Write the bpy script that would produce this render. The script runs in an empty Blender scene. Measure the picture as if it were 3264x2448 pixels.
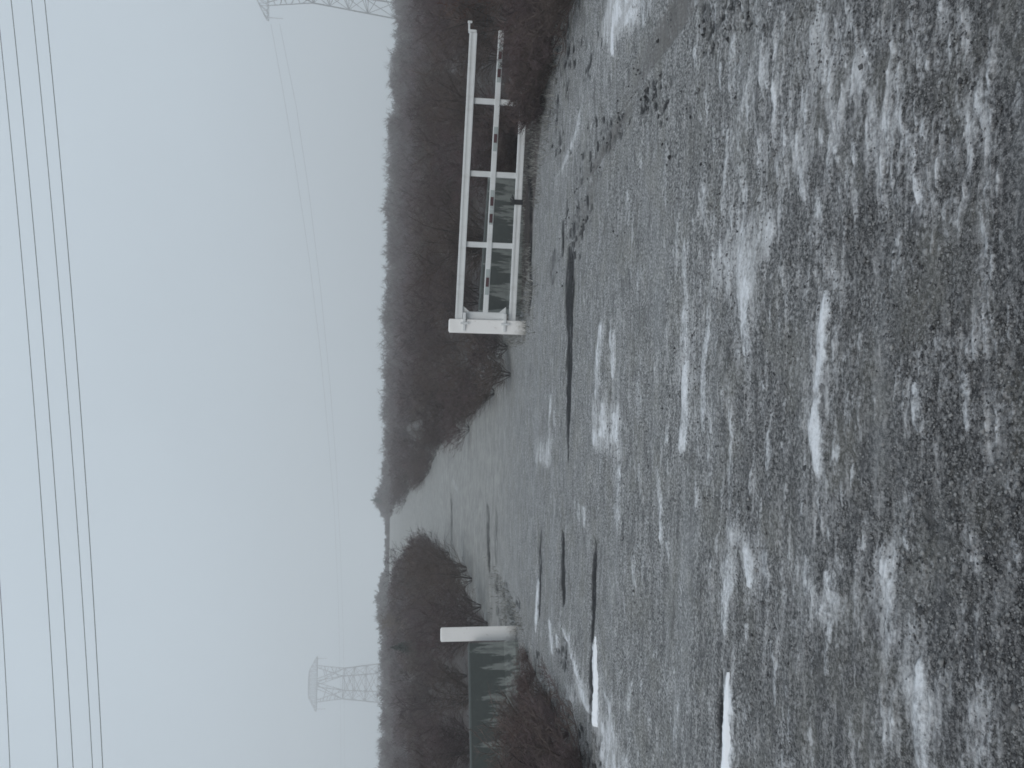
import bpy, bmesh, math, random
import numpy as np
from mathutils import Vector, Matrix

R = math.radians
scene = bpy.context.scene
COL = scene.collection
random.seed(7)
rng = np.random.default_rng(11)

# ------------------------------------------------------------------ camera
# The photograph was taken with the phone on its side: the camera is rolled a
# quarter turn, so world "up" points to the left of the picture.
F_PX, CU, CV = 2640.0, 1224.0, 1632.0        # focal length, upright picture centre (2448 x 3264)
EYE = Vector((0.0, 0.0, 1.6))
PITCH, ROLL = R(6.6), R(1.35)
FWD = Vector((0, math.cos(PITCH), -math.sin(PITCH)))
UP0 = Vector((0, math.sin(PITCH), math.cos(PITCH)))
RT = Vector((math.cos(ROLL), 0, 0)) + UP0 * math.sin(ROLL)
UP = UP0 * math.cos(ROLL) - Vector((math.sin(ROLL), 0, 0))
cd = bpy.data.cameras.new('camera')
cam = bpy.data.objects.new('camera', cd)
COL.objects.link(cam)
cd.sensor_fit = 'HORIZONTAL'
cd.sensor_width = 36.0
cd.lens = F_PX / 3264.0 * 36.0
cd.clip_start, cd.clip_end = 0.05, 3000
m = Matrix.Identity(4)
for i in range(3):
    m[i][0], m[i][1], m[i][2], m[i][3] = -UP[i], RT[i], -FWD[i], EYE[i]
cam.matrix_world = m
scene.camera = cam

# ------------------------------------------------------------------ sky, sun, exposure
world = bpy.data.worlds.new('World')
scene.world = world
world.use_nodes = True
wn, wl = world.node_tree.nodes, world.node_tree.links
bg = wn['Background']
sky = wn.new('ShaderNodeTexSky')
sky.sky_type = 'NISHITA'
sky.sun_disc = False
SUN_EL, SUN_ROT = R(42), R(195)
sky.sun_elevation, sky.sun_rotation = SUN_EL, SUN_ROT
sky.dust_density, sky.air_density = 4.0, 1.0
mixw = wn.new('ShaderNodeMix')
mixw.data_type = 'RGBA'
mixw.inputs[0].default_value = 0.93           # closed cloud cover over the blue sky
mixw.inputs[7].default_value = (6.05, 7.00, 7.78, 1)
wl.new(sky.outputs[0], mixw.inputs[6])
wl.new(mixw.outputs[2], bg.inputs[0])
cn = wn.new('ShaderNodeTexNoise'); cn.inputs['Scale'].default_value = 2.5; cn.inputs['Detail'].default_value = 4
ct = wn.new('ShaderNodeTexCoord'); wl.new(ct.outputs['Generated'], cn.inputs['Vector'])
cm = wn.new('ShaderNodeMapRange'); wl.new(cn.outputs['Fac'], cm.inputs[0])
cm.inputs[1].default_value, cm.inputs[2].default_value, cm.inputs[3].default_value, cm.inputs[4].default_value = 0.3, 0.7, 0.096, 0.104
wl.new(cm.outputs[0], bg.inputs[1])          # cloud sheet: strength about 0.10, barely uneven

sl = bpy.data.lights.new('sun', 'SUN')
sun = bpy.data.objects.new('sun', sl)
COL.objects.link(sun)
sl.energy, sl.angle, sl.color = 1.15, R(30), (1.0, 0.955, 0.90)
sdir = Vector((math.sin(SUN_ROT) * math.cos(SUN_EL), math.cos(SUN_ROT) * math.cos(SUN_EL), math.sin(SUN_EL)))
sun.rotation_euler = sdir.to_track_quat('Z', 'Y').to_euler()

scene.view_settings.view_transform = 'Standard'
scene.view_settings.look = 'None'
scene.view_settings.exposure = 0.0
scene.view_settings.gamma = 1.0
scene.view_settings.use_curve_mapping = False
scene.render.engine = 'CYCLES'
cy = scene.cycles
cy.use_denoising = True
cy.max_bounces, cy.diffuse_bounces, cy.volume_bounces = 8, 3, 6
cy.filter_width = 1.7
cy.transparent_max_bounces = 8

# ------------------------------------------------------------------ helpers
def ray(u, v):
    return (FWD * F_PX + RT * (u - CU) - UP * (v - CV)).normalized()

def hit(u, v, z=0.0):
    d = ray(u, v)
    return EYE + d * ((z - EYE.z) / d.z)

def at_y(u, v, y):
    d = ray(u, v)
    return EYE + d * (y / d.y)

def tag(o, label=None, cat=None, group=None, kind=None):
    if label: o['label'] = label
    if cat: o['category'] = cat
    if group: o['group'] = group
    if kind: o['kind'] = kind
    return o

def empty(name, loc=(0, 0, 0), rz=0.0):
    o = bpy.data.objects.new(name, None)
    o.location = loc
    o.rotation_euler = (0, 0, rz)
    o.empty_display_size = 0.2
    COL.objects.link(o)
    return o

def link_mesh(name, me, mat, parent=None):
    if mat and not me.materials:
        me.materials.append(mat)
    o = bpy.data.objects.new(name, me)
    COL.objects.link(o)
    if parent: o.parent = parent
    return o

def np_mesh(name, V, Q, smooth=False):
    """mesh from (n,3) vertices and (m,k) faces"""
    V = np.asarray(V, np.float32); Q = np.asarray(Q, np.int32)
    k = Q.shape[1]
    me = bpy.data.meshes.new(name)
    me.vertices.add(len(V)); me.vertices.foreach_set('co', V.ravel())
    me.loops.add(Q.size); me.loops.foreach_set('vertex_index', Q.ravel())
    me.polygons.add(len(Q))
    me.polygons.foreach_set('loop_start', np.arange(0, Q.size, k, dtype=np.int32))
    me.polygons.foreach_set('loop_total', np.full(len(Q), k, np.int32))
    if smooth:
        me.polygons.foreach_set('use_smooth', np.ones(len(Q), bool))
    me.update(calc_edges=True)
    me.validate()
    return me

def bm_obj(name, bm, mat, parent=None, smooth=False):
    bmesh.ops.recalc_face_normals(bm, faces=bm.faces)
    me = bpy.data.meshes.new(name)
    bm.to_mesh(me); bm.free()
    if smooth:
        for p in me.polygons: p.use_smooth = True
    return link_mesh(name, me, mat, parent)

def add_box(bm, c, size, M=None, bevel=0.0):
    b2 = bmesh.new()
    bmesh.ops.create_cube(b2, size=1.0)
    bmesh.ops.scale(b2, vec=size, verts=b2.verts)
    if bevel:
        bmesh.ops.bevel(b2, geom=b2.edges[:], offset=bevel, segments=2, affect='EDGES')
    T = Matrix.Translation(c)
    if M is not None: T = M @ T
    bmesh.ops.transform(b2, matrix=T, verts=b2.verts)
    tmp = bpy.data.meshes.new('tmp'); b2.to_mesh(tmp); b2.free()
    bm.from_mesh(tmp); bpy.data.meshes.remove(tmp)

def add_bar(bm, a, b, w, h, bevel=0.0, normal=None):
    """box section of width w (sideways) and height h running from a to b"""
    a, b = Vector(a), Vector(b)
    d = b - a
    L = d.length
    x = d.normalized()
    up = Vector((0, 0, 1)) if normal is None else Vector(normal)
    if abs(x.dot(up)) > 0.95: up = Vector((0, 1, 0))
    y = up.cross(x).normalized(); z = x.cross(y)
    M = Matrix((x, y, z)).transposed().to_4x4()
    M.translation = (a + b) / 2
    add_box(bm, (0, 0, 0), (L, w, h), M, bevel)

def prisms(P0, P1, R0, R1, sides=3):
    """open tapered prisms for many segments at once -> V, quads"""
    P0 = np.asarray(P0, float); P1 = np.asarray(P1, float)
    d = P1 - P0
    d /= np.maximum(np.linalg.norm(d, axis=1, keepdims=True), 1e-9)
    ref = np.where(np.abs(d[:, 2:3]) > 0.9, np.array([[1.0, 0, 0]]), np.array([[0, 0, 1.0]]))
    x = np.cross(d, ref); x /= np.linalg.norm(x, axis=1, keepdims=True)
    y = np.cross(d, x)
    n = len(P0)
    V = np.zeros((n, 2 * sides, 3))
    for k in range(sides):
        a = 2 * math.pi * k / sides
        o = x * math.cos(a) + y * math.sin(a)
        V[:, k] = P0 + o * np.asarray(R0)[:, None]
        V[:, sides + k] = P1 + o * np.asarray(R1)[:, None]
    Q = np.array([[k, (k + 1) % sides, sides + (k + 1) % sides, sides + k] for k in range(sides)])
    Q = (Q[None] + (np.arange(n) * 2 * sides)[:, None, None]).reshape(-1, 4)
    return V.reshape(-1, 3), Q

def vnoise(x, y, seed=0):
    """smooth value noise, 0..1"""
    xi, yi = np.floor(x).astype(np.int64), np.floor(y).astype(np.int64)
    fx, fy = x - xi, y - yi
    fx, fy = fx * fx * (3 - 2 * fx), fy * fy * (3 - 2 * fy)
    def h(a, b):
        s = np.sin(a * 127.1 + b * 311.7 + seed * 74.7) * 43758.5453
        return s - np.floor(s)
    return (h(xi, yi) * (1 - fx) + h(xi + 1, yi) * fx) * (1 - fy) + (h(xi, yi + 1) * (1 - fx) + h(xi + 1, yi + 1) * fx) * fy

# ------------------------------------------------------------------ materials
def new_mat(name):
    mt = bpy.data.materials.new(name)
    mt.use_nodes = True
    nt = mt.node_tree
    return mt, nt.nodes, nt.links, nt.nodes['Principled BSDF']

def N(nodes, t, **kw):
    n = nodes.new(t)
    for k, v in kw.items(): setattr(n, k, v)
    return n

def math_node(nodes, links, op, a, b=None, c=None, clamp=False):
    n = nodes.new('ShaderNodeMath'); n.operation = op; n.use_clamp = clamp
    for i, s in enumerate((a, b, c)):
        if s is None: continue
        if isinstance(s, (int, float)): n.inputs[i].default_value = s
        else: links.new(s, n.inputs[i])
    return n.outputs[0]

def mix_col(nodes, links, fac, a, b, blend='MIX'):
    n = nodes.new('ShaderNodeMix'); n.data_type = 'RGBA'; n.blend_type = blend
    for i, s in ((0, fac), (6, a), (7, b)):
        if isinstance(s, (int, float)): n.inputs[i].default_value = s
        elif isinstance(s, tuple): n.inputs[i].default_value = (*s, 1)
        else: links.new(s, n.inputs[i])
    return n.outputs[2]

def noise(nodes, links, vec, scale, detail=3, rough=0.55, dim='3D'):
    n = nodes.new('ShaderNodeTexNoise'); n.noise_dimensions = dim
    n.inputs['Scale'].default_value = scale
    n.inputs['Detail'].default_value = detail
    n.inputs['Roughness'].default_value = rough
    if vec is not None: links.new(vec, n.inputs['Vector'])
    return n.outputs['Fac']

def ramp(nodes, links, fac, lo, hi):
    n = nodes.new('ShaderNodeMapRange'); n.interpolation_type = 'SMOOTHSTEP'
    links.new(fac, n.inputs[0])
    n.inputs[1].default_value, n.inputs[2].default_value = lo, hi
    return n.outputs[0]

def twig_mat(name, c0, c1, rough=0.85):
    mt, ns, ls, bs = new_mat(name)
    oi = N(ns, 'ShaderNodeObjectInfo'); geo = N(ns, 'ShaderNodeNewGeometry')
    f = noise(ns, ls, geo.outputs['Position'], 0.30, 3)
    s = math_node(ns, ls, 'MULTIPLY_ADD', oi.outputs['Random'], 0.5, f)
    f2 = ramp(ns, ls, s, 0.35, 1.1)
    col = mix_col(ns, ls, f2, c0, c1)
    f3 = noise(ns, ls, geo.outputs['Position'], 9.0, 2)
    col = mix_col(ns, ls, ramp(ns, ls, f3, 0.5, 0.75), col, tuple(min(1, x * 1.35 + 0.01) for x in c1))
    ls.new(col, bs.inputs['Base Color'])
    bs.inputs['Roughness'].default_value = rough
    bs.inputs['Specular IOR Level'].default_value = 0.2
    return mt

def paint_mat(name, col, rough=0.5, dirt=(0.35, 0.34, 0.32), amount=0.35, foot=False):
    mt, ns, ls, bs = new_mat(name)
    tc = N(ns, 'ShaderNodeTexCoord')
    mp = N(ns, 'ShaderNodeMapping'); mp.inputs['Scale'].default_value = (1, 1, 0.35)
    ls.new(tc.outputs['Object'], mp.inputs[0])
    f = noise(ns, ls, mp.outputs[0], 7.0, 5, 0.65)
    c = mix_col(ns, ls, math_node(ns, ls, 'MULTIPLY', ramp(ns, ls, f, 0.45, 0.8), amount), col, dirt)
    f2 = noise(ns, ls, tc.outputs['Object'], 2.2, 3)
    c = mix_col(ns, ls, math_node(ns, ls, 'MULTIPLY', ramp(ns, ls, f2, 0.5, 0.75), 0.15), c, dirt)
    if foot:
        spz = N(ns, 'ShaderNodeSeparateXYZ'); ls.new(tc.outputs['Object'], spz.inputs[0])
        g = noise(ns, ls, tc.outputs['Object'], 18.0, 4, 0.7)
        ff = ramp(ns, ls, math_node(ns, ls, 'MULTIPLY_ADD', g, -0.30, spz.outputs['Z']), 0.06, -0.14)
        c = mix_col(ns, ls, math_node(ns, ls, 'MULTIPLY', ff, 0.45), c, (0.16, 0.145, 0.125))
        rs_ = noise(ns, ls, mp.outputs[0], 26.0, 4, 0.6)
        c = mix_col(ns, ls, math_node(ns, ls, 'MULTIPLY', ramp(ns, ls, rs_, 0.62, 0.74), 0.35), c, (0.30, 0.24, 0.20))
    ls.new(c, bs.inputs['Base Color'])
    bs.inputs['Roughness'].default_value = rough
    return mt

def plain_mat(name, col, rough=0.6, metallic=0.0, var=0.3, scale=8.0):
    mt, ns, ls, bs = new_mat(name)
    tc = N(ns, 'ShaderNodeTexCoord')
    f = noise(ns, ls, tc.outputs['Object'], scale, 4)
    c = mix_col(ns, ls, f, tuple(x * (1 - var) for x in col), tuple(min(1, x * (1 + var)) for x in col))
    ls.new(c, bs.inputs['Base Color'])
    bs.inputs['Roughness'].default_value = rough
    bs.inputs['Metallic'].default_value = metallic
    return mt

M_TWIG = twig_mat('bare twigs brown', (0.054, 0.041, 0.038), (0.120, 0.091, 0.081))
M_TWIG_P = twig_mat('bare twigs purple brown', (0.052, 0.039, 0.041), (0.119, 0.086, 0.088))
M_TWIG_B = twig_mat('reddish brown canes', (0.060, 0.041, 0.040), (0.115, 0.078, 0.072))
M_TWIG_T = twig_mat('bare twigs tan', (0.12, 0.095, 0.075), (0.20, 0.16, 0.13))
M_TWIG_R = twig_mat('rusty dead leaves', (0.10, 0.042, 0.03), (0.17, 0.075, 0.05))
M_EVER = twig_mat('dark evergreen needles', (0.022, 0.030, 0.028), (0.045, 0.055, 0.048))
M_BARK = plain_mat('bark', (0.062, 0.053, 0.052), 0.9)
M_WHITE = paint_mat('white gate paint', (0.66, 0.675, 0.68), 0.55, amount=0.35)
M_POST = paint_mat('white post paint', (0.83, 0.82, 0.81), 0.55, amount=0.10, foot=True)
M_RED = plain_mat('red reflective tape', (0.065, 0.024, 0.028), 0.5)
M_TAPE = plain_mat('grey reflective tape', (0.36, 0.40, 0.40), 0.35, var=0.08)
M_BLACK = plain_mat('black rubber', (0.016, 0.017, 0.02), 0.6)
M_STEEL = plain_mat('galvanised steel', (0.11, 0.115, 0.12), 0.6, 0.0)
M_WIRE = plain_mat('weathered conductor', (0.09, 0.098, 0.10), 0.6)
M_GLASS = plain_mat('insulator porcelain', (0.14, 0.13, 0.13), 0.4)

# ------------------------------------------------------------------ lie of the land
PL = np.array([(0, -3.6), (13.6, -3.75), (17, -4.05), (22.3, -4.5), (43.6, -7.9), (70, -14.5), (140, -36), (190, -52), (700, -200)], float)
PR = np.array([(0, 0.6), (12.5, 0.55), (16, 0.0), (21, -0.95), (37, -3.7), (70, -9.8), (140, -23.5), (190, -33), (700, -150)], float)
def path_l(y): return np.interp(y, PL[:, 0], PL[:, 1])
def path_r(y): return np.interp(y, PR[:, 0], PR[:, 1])

def terrain(x, y):
    x = np.asarray(x, float); y = np.asarray(y, float)
    t = np.clip(y - 12.8, 0, 142)
    soft = t * t / (t + 3.0)
    out = np.maximum(path_l(y) - x, x - path_r(y))
    w = np.clip(out / 18.0, 0, 1); w = w * w * (3 - 2 * w)
    z = soft * (0.041 * (1 - w) + 0.020 * w)
    z -= np.clip(y - 162, 0, 200) * 0.03
    z += (vnoise(x * 0.13, y * 0.13, 3) - 0.5) * 0.5 * np.clip((y - 16) / 30, 0, 1)
    z += (vnoise(x * 0.9, y * 0.9, 5) - 0.5) * 0.05 * np.clip((y - 13) / 6, 0, 1)
    return z

def tz(x, y): return float(terrain(x, y))

# ------------------------------------------------------------------ snow, mud, painted gate shade and wheel ruts on the ground
# Streaks of old snow / dark mud and painted gate shade, as world-space runs across the yard: (x0,y0)-(x1,y1), half depth, strength.
STREAKS = {'snow': [], 'mud': [], 'track': []}
def streak(kind, X0, Y0, X1, Y1, w0, s=1.0, w1=None):
    """end points and widths measured on the 2212 px wide photograph, laid on flat ground"""
    k = 1.47557
    u0, v0, u1, v1 = 2448 - Y0 * k, X0 * k, 2448 - Y1 * k, X1 * k
    a, b = hit(u0, v0), hit(u1, v1)
    w1 = w0 if w1 is None else w1
    ha = (hit(u0, v0 - w0 * k / 2).y - hit(u0, v0 + w0 * k / 2).y) / 2
    hb = (hit(u1, v1 - w1 * k / 2).y - hit(u1, v1 + w1 * k / 2).y) / 2
    if a.x > b.x: a, b, ha, hb = b, a, hb, ha
    STREAKS[kind].append((a.x, a.y, b.x, b.y, ha, hb, s))

for q in [(1788, 610, 1772, 860, 20, 1.0), (1772, 850, 1770, 1030, 26, 1.0),
          (1600, 470, 1612, 790, 24, .6), (1585, 520, 1580, 640, 110, .55), (1618, 590, 1616, 770, 20, .9), (1640, 470, 1600, 560, 60, .45),
          (1484, 500, 1478, 780, 15, .65), (1480, 770, 1474, 990, 18, 1.0), (1462, 420, 1466, 560, 10, .5),
          (1530, 650, 1520, 950, 16, .6), (1308, 875, 1316, 975, 50, .75), (1325, 885, 1328, 965, 12, 1.0), (1302, 880, 1304, 950, 12, .8),
          (1326, 700, 1324, 825, 9, .95), (1302, 690, 1290, 870, 12, .75), (1335, 1000, 1332, 1150, 12, .75), (1424, 1000, 1430, 1185, 14, .65),
          (1580, 950, 1578, 1200, 16, .6), (1576, 1190, 1566, 1380, 20, .75), (1665, 915, 1660, 1025, 20, .6), (1614, 1175, 1618, 1275, 22, .85),
          (1655, 1180, 1662, 1310, 20, .6), (1740, 1190, 1745, 1295, 18, .5), (1795, 1230, 1800, 1310, 30, .55), (1790, 1300, 1794, 1330, 46, .7), (1796, 1330, 1792, 1470, 16, .5),
          (1912, 1205, 1922, 1300, 42, .7), (1925, 1240, 1930, 1400, 24, .7), (1980, 820, 1984, 945, 30, .7), (2084, 790, 2090, 940, 28, .65),
          (1996, 1420, 1994, 1530, 30, .6), (1992, 1510, 1996, 1680, 34, .95), (1676, 1400, 1674, 1535, 14, .6), (2110, 1340, 2120, 1500, 34, .4), (2120, 1480, 2145, 1660, 50, .35),
          (1208, 1345, 1238, 1410, 16, .85), (1232, 1400, 1256, 1480, 18, .95), (1252, 1470, 1272, 1545, 26, .95), (1245, 1480, 1262, 1520, 50, .6), (1310, 1500, 1330, 1600, 22, .7), (1318, 1560, 1325, 1680, 40, .9), (1340, 1640, 1350, 1680, 40, .8),
          (1162, 1245, 1158, 1370, 6, .95), (1186, 1335, 1192, 1415, 9, .85), (1206, 1370, 1204, 1400, 8, .8), (1228, 1365, 1230, 1400, 8, .6),
          (1345, -40, 1352, 60, 60, 1.0), (1330, 0, 1327, 128, 10, 1.1), (1395, -40, 1395, 60, 30, .6), (1312, 20, 1316, 95, 18, .5),
          (1258, 225, 1240, 300, 14, .6), (1240, 295, 1214, 370, 20, .6), (1215, 360, 1180, 420, 14, .35),
          (1175, 950, 1180, 1005, 36, .45), (1190, 840, 1186, 990, 4, .7), (1200, 830, 1198, 930, 5, .5), (1008, 1035, 1012, 1062, 12, .35),
          (1245, 1080, 1255, 1130, 30, .45), (1262, 1090, 1262, 1140, 14, .6), (1285, 1380, 1290, 1565, 9, 1.2),
          (1575, 1450, 1571, 1700, 18, 1.3)]:
    if q[4] >= 36:
        rq = random.Random(int(q[0] + q[1]))
        streak('snow', *q[:4], q[4], q[5] * 0.28)
        for _ in range(int(q[4] / 3.2) + 4):
            t = rq.uniform(-0.5, 0.5); L = q[3] - q[1]; ys = q[1] + L * rq.uniform(-0.1, 0.7)
            X = q[0] + q[4] * t
            streak('snow', X, ys, X + rq.uniform(-4, 2), ys + L * rq.uniform(0.2, 0.5), rq.uniform(4, 11), q[5] * rq.uniform(0.5, 1.0))
    else:
        streak('snow', *q)
rs = random.Random(5)
for i in range(760):                      # smaller remnants: many at the right, fewer elsewhere
    if i < 330:
        X, Y = rs.uniform(1500, 2150), rs.uniform(-40, 460)
    else:
        X, Y = rs.uniform(1290, 2200), rs.uniform(300, 1690)
    L = rs.uniform(14, 95); w = rs.uniform(3.5, 11)
    streak('snow', X, Y, X + rs.uniform(-6, 6), Y + L, w, rs.uniform(.2, .62 if i < 330 else .45))
for q in [(1200, -20, 1185, 160, 60, .7), (1235, 40, 1215, 210, 44, .7), (1280, 60, 1265, 170, 30, .6), (1205, 200, 1195, 330, 34, .55), (1290, 250, 1255, 400, 60, .75), (1420, 150, 1400, 260, 50, .7), (1530, -20, 1520, 110, 60, .7), (1141, 300, 1148, 500, 10, .8), (1147, 480, 1143, 690, 10, .8), (1152, 250, 1145, 420, 14, .5), (1229, 520, 1227, 1012, 28, 1.15, 7), (1236, 430, 1230, 560, 34, .7),  # thin runs along the gate foot paint its contact shade; the rest is mud
          (1270, 370, 1246, 520, 50, .6), (1196, 535, 1192, 620, 20, .55), (1216, 470, 1212, 560, 10, .7),
          (1284, 1150, 1273, 1575, 9, 1.1, 13), (1214, 1140, 1215, 1315, 10, 1.1), (1166, 1125, 1163, 1345, 9, .8),
          (1063, 1080, 1065, 1250, 9, .7), (1078, 1090, 1078, 1240, 7, .5), (1004, 1058, 1004, 1180, 5, .6), (1560, 1440, 1553, 1620, 12, .75), (1090, 1240, 1098, 1400, 40, .6),
          (1208, 1370, 1226, 1440, 26, .4), (1150, 1400, 1200, 1560, 70, .5), (1240, 1560, 1290, 1690, 60, .5),
          (1440, 215, 1430, 250, 20, .8), (1410, 170, 1385, 235, 30, .75), (1545, 20, 1540, 110, 26, .6), (1600, -10, 1585, 60, 60, .5), (1340, 240, 1300, 320, 30, .45), (1360, 250, 1352, 280, 10, .9)]:
    if q[4] >= 24 and q[5] < 1.0:
        rq = random.Random(int(q[0] * 3 + q[1]))
        streak('mud', *q[:4], q[4] * 0.8, q[5] * 0.3)
        for _ in range(int(q[4] * 0.8) + 8):
            f = rq.random(); t = rq.gauss(0, 0.3)
            X = q[0] + (q[2] - q[0]) * f + q[4] * t; Y = q[1] + (q[3] - q[1]) * f
            streak('mud', X, Y, X + rq.uniform(-3, 3), Y + rq.uniform(5, 26), rq.uniform(3, 9), rq.uniform(0.35, 0.85))
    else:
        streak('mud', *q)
for q in [(1490, -60, 1435, 120, 210, 1.0, 160), (1440, 110, 1330, 250, 170, 1.0, 140), (1345, 240, 1275, 380, 120, .9, 80), (1285, 370, 1240, 540, 60, .6, 40)]:
    streak('track', *q)

def field(kind, x, y):
    out = np.zeros_like(x)
    for (ax, ay, bx, by, ha, hb, s) in STREAKS[kind]:
        L = max(bx - ax, 1e-4)
        e = 0.04 * L + 0.01
        wmax = max(ha, hb)
        sel = np.nonzero((x > ax - e) & (x < bx + e) & (y > min(ay, by) - 2.2 * wmax) & (y < max(ay, by) + 2.2 * wmax))[0]
        if not len(sel): continue
        xs, ys = x[sel], y[sel]
        t = np.clip((xs - ax) / L, 0, 1)
        wob = (vnoise(xs * 7, ys * 0 + ay * 9, 2) - 0.5)
        cyy = ay + (by - ay) * t + wob * (0.6 if kind == 'snow' else 0.12) * wmax
        w = (ha + (hb - ha) * t) * {'snow': 0.8, 'mud': 0.66, 'track': 1.0}[kind]
        w = w * ((0.7 + 0.6 * vnoise(xs * 11, ys * 2 + ay * 5, 4)) if kind == 'snow' else (0.85 + 0.3 * vnoise(xs * 4, ys * 2 + ay * 5, 4)))
        w = w * np.clip(np.minimum(t, 1 - t) * 4 + 0.15, 0, 1) ** 0.6
        soft = {'snow': 0.8, 'mud': 0.85, 'track': 0.6}[kind]
        f = np.clip(soft * (1.75 - np.abs(ys - cyy) / np.maximum(w, 1e-4)), 0, 1)
        f = f * s * np.clip(np.minimum(t, 1 - t) * 7 + 0.35, 0, 1) * (0.72 + 0.5 * vnoise(xs * 5 + ay, ys * 30, 6))
        f = f * np.clip((np.minimum(xs - ax, bx - xs) + e) / (2 * e), 0, 1)
        out[sel] = np.maximum(out[sel], f)
    return out

def frost_field(x, y):
    """wide soft rime round the streaks, plus the whiter zones of the yard"""
    out = np.zeros_like(x)
    for (ax, ay, bx, by, ha, hb, s) in STREAKS['snow']:
        L = max(bx - ax, 1e-3); w = 2.6 * max(ha, hb) + 0.01; e = 0.25 * L + 0.03
        sel = np.nonzero((x > ax - 2 * e) & (x < bx + 2 * e) & (y > min(ay, by) - 3 * w) & (y < max(ay, by) + 3 * w))[0]
        if not len(sel): continue
        xs, ys = x[sel], y[sel]
        t = np.clip((xs - ax) / L, 0, 1)
        cyy = ay + (by - ay) * t
        dx = np.maximum(np.maximum(ax - xs, xs - bx), 0) / e
        out[sel] += 0.34 * s * np.exp(-((ys - cyy) / w) ** 2 - dx * dx)
    out = np.minimum(out, 0.75)
    for X, Y, wx, wy, s in [(1760, 120, 160, 220, .30), (1600, 560, 90, 150, .10), (1480, 720, 120, 260, .20), (1320, 900, 50, 120, .12), (1340, 0, 60, 80, .5), (1230, 320, 40, 120, .3),
                            (1290, 1480, 70, 160, .2), (1650, 1230, 120, 160, .2), (1800, 700, 70, 240, .15), (1960, 1500, 140, 200, .18), (2000, 60, 140, 140, .2), (2050, 880, 90, 150, .18), (1180, 960, 40, 120, .12)]:
        c = hit(2448 - Y * 1.47557, X * 1.47557); e = hit(2448 - (Y - wy) * 1.47557, X * 1.47557); f = hit(2448 - Y * 1.47557, (X - wx) * 1.47557)
        out += s * np.exp(-((x - c.x) / max(abs(e.x - c.x), .05)) ** 2 - ((y - c.y) / max(abs(f.y - c.y), .05)) ** 2)
    return out

def build_ground():
    # rows: fine near the camera, coarse towards the horizon; columns fine in the driveway's direction
    dep = np.linspace(R(56), R(5.6), 1000)
    r1 = 1.6 / np.tan(dep)
    r2 = np.geomspace(r1[-1] * 1.012, 460, 260)
    r = np.concatenate([[0.25, 0.6], r1[r1 > 0.7], r2])
    a1 = np.linspace(R(-29), R(29), 760)
    a2 = np.linspace(R(29), R(331), 90)[1:-1]
    a = np.concatenate([a1, a2])
    A, RR = np.meshgrid(a, r)
    x, y = (RR * np.sin(A)).ravel(), (RR * np.cos(A)).ravel()
    z = terrain(x, y)
    near = np.clip((22 - np.hypot(x, y)) / 8, 0, 1)
    z = z + near * ((vnoise(x * 2.1, y * 2.1, 8) - 0.5) * 0.030 + (vnoise(x * 14, y * 14, 9) - 0.5) * 0.010 + (vnoise(x * 45, y * 45, 10) - 0.5) * 0.006)
    rime = frost_field(x, y)
    snow, mud, trk = field('snow', x, y), field('mud', x, y), field('track', x, y)  # mud also holds the painted gate shade
    z = z + np.clip(snow, 0, 1) * 0.012 - np.clip(mud, 0, 1) * 0.02 - trk * 0.015
    # leaf litter under the thicket, kept off the grassy way uphill
    wob = (vnoise(x * 0.5, y * 0.5, 21) - 0.5) * 1.6 + (vnoise(x * 2.2, y * 2.2, 22) - 0.5) * 0.7
    out = np.maximum(path_l(y) - x, x - path_r(y)) + wob * 0.25 - 0.5 - 0.02 * y
    yfront = np.interp(x, [-7, -5.2, -4.2, -3.4, 0.3, 1.5, 3.0, 5.0, 7.0], [7.6, 8.6, 10.6, 13.0, 12.8, 12.4, 11.4, 9.6, 9.0]) + wob * 0.35
    lit = np.clip(out / 0.7 + 0.5, 0, 1) * np.clip((y - yfront) / 0.5 + 0.5, 0, 1)
    nr, nc = len(r), len(a)
    i = np.arange(nr - 1)[:, None] * nc
    j = np.arange(nc)[None]
    j2 = (j + 1) % nc
    Q = np.stack([i + j, i + nc + j, i + nc + j2, i + j2], -1).reshape(-1, 4)
    V = np.stack([x, y, z], 1)
    V = np.vstack([V, [[0, 0, 0]]])
    me = np_mesh('ground', V, Q, smooth=True)
    for nm, arr in (('rime', rime), ('snow', snow), ('mud', mud), ('track', trk), ('litter', lit)):  # 'mud' carries mud and painted gate shade
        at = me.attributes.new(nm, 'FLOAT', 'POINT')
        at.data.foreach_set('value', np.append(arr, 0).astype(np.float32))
    return me

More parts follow.
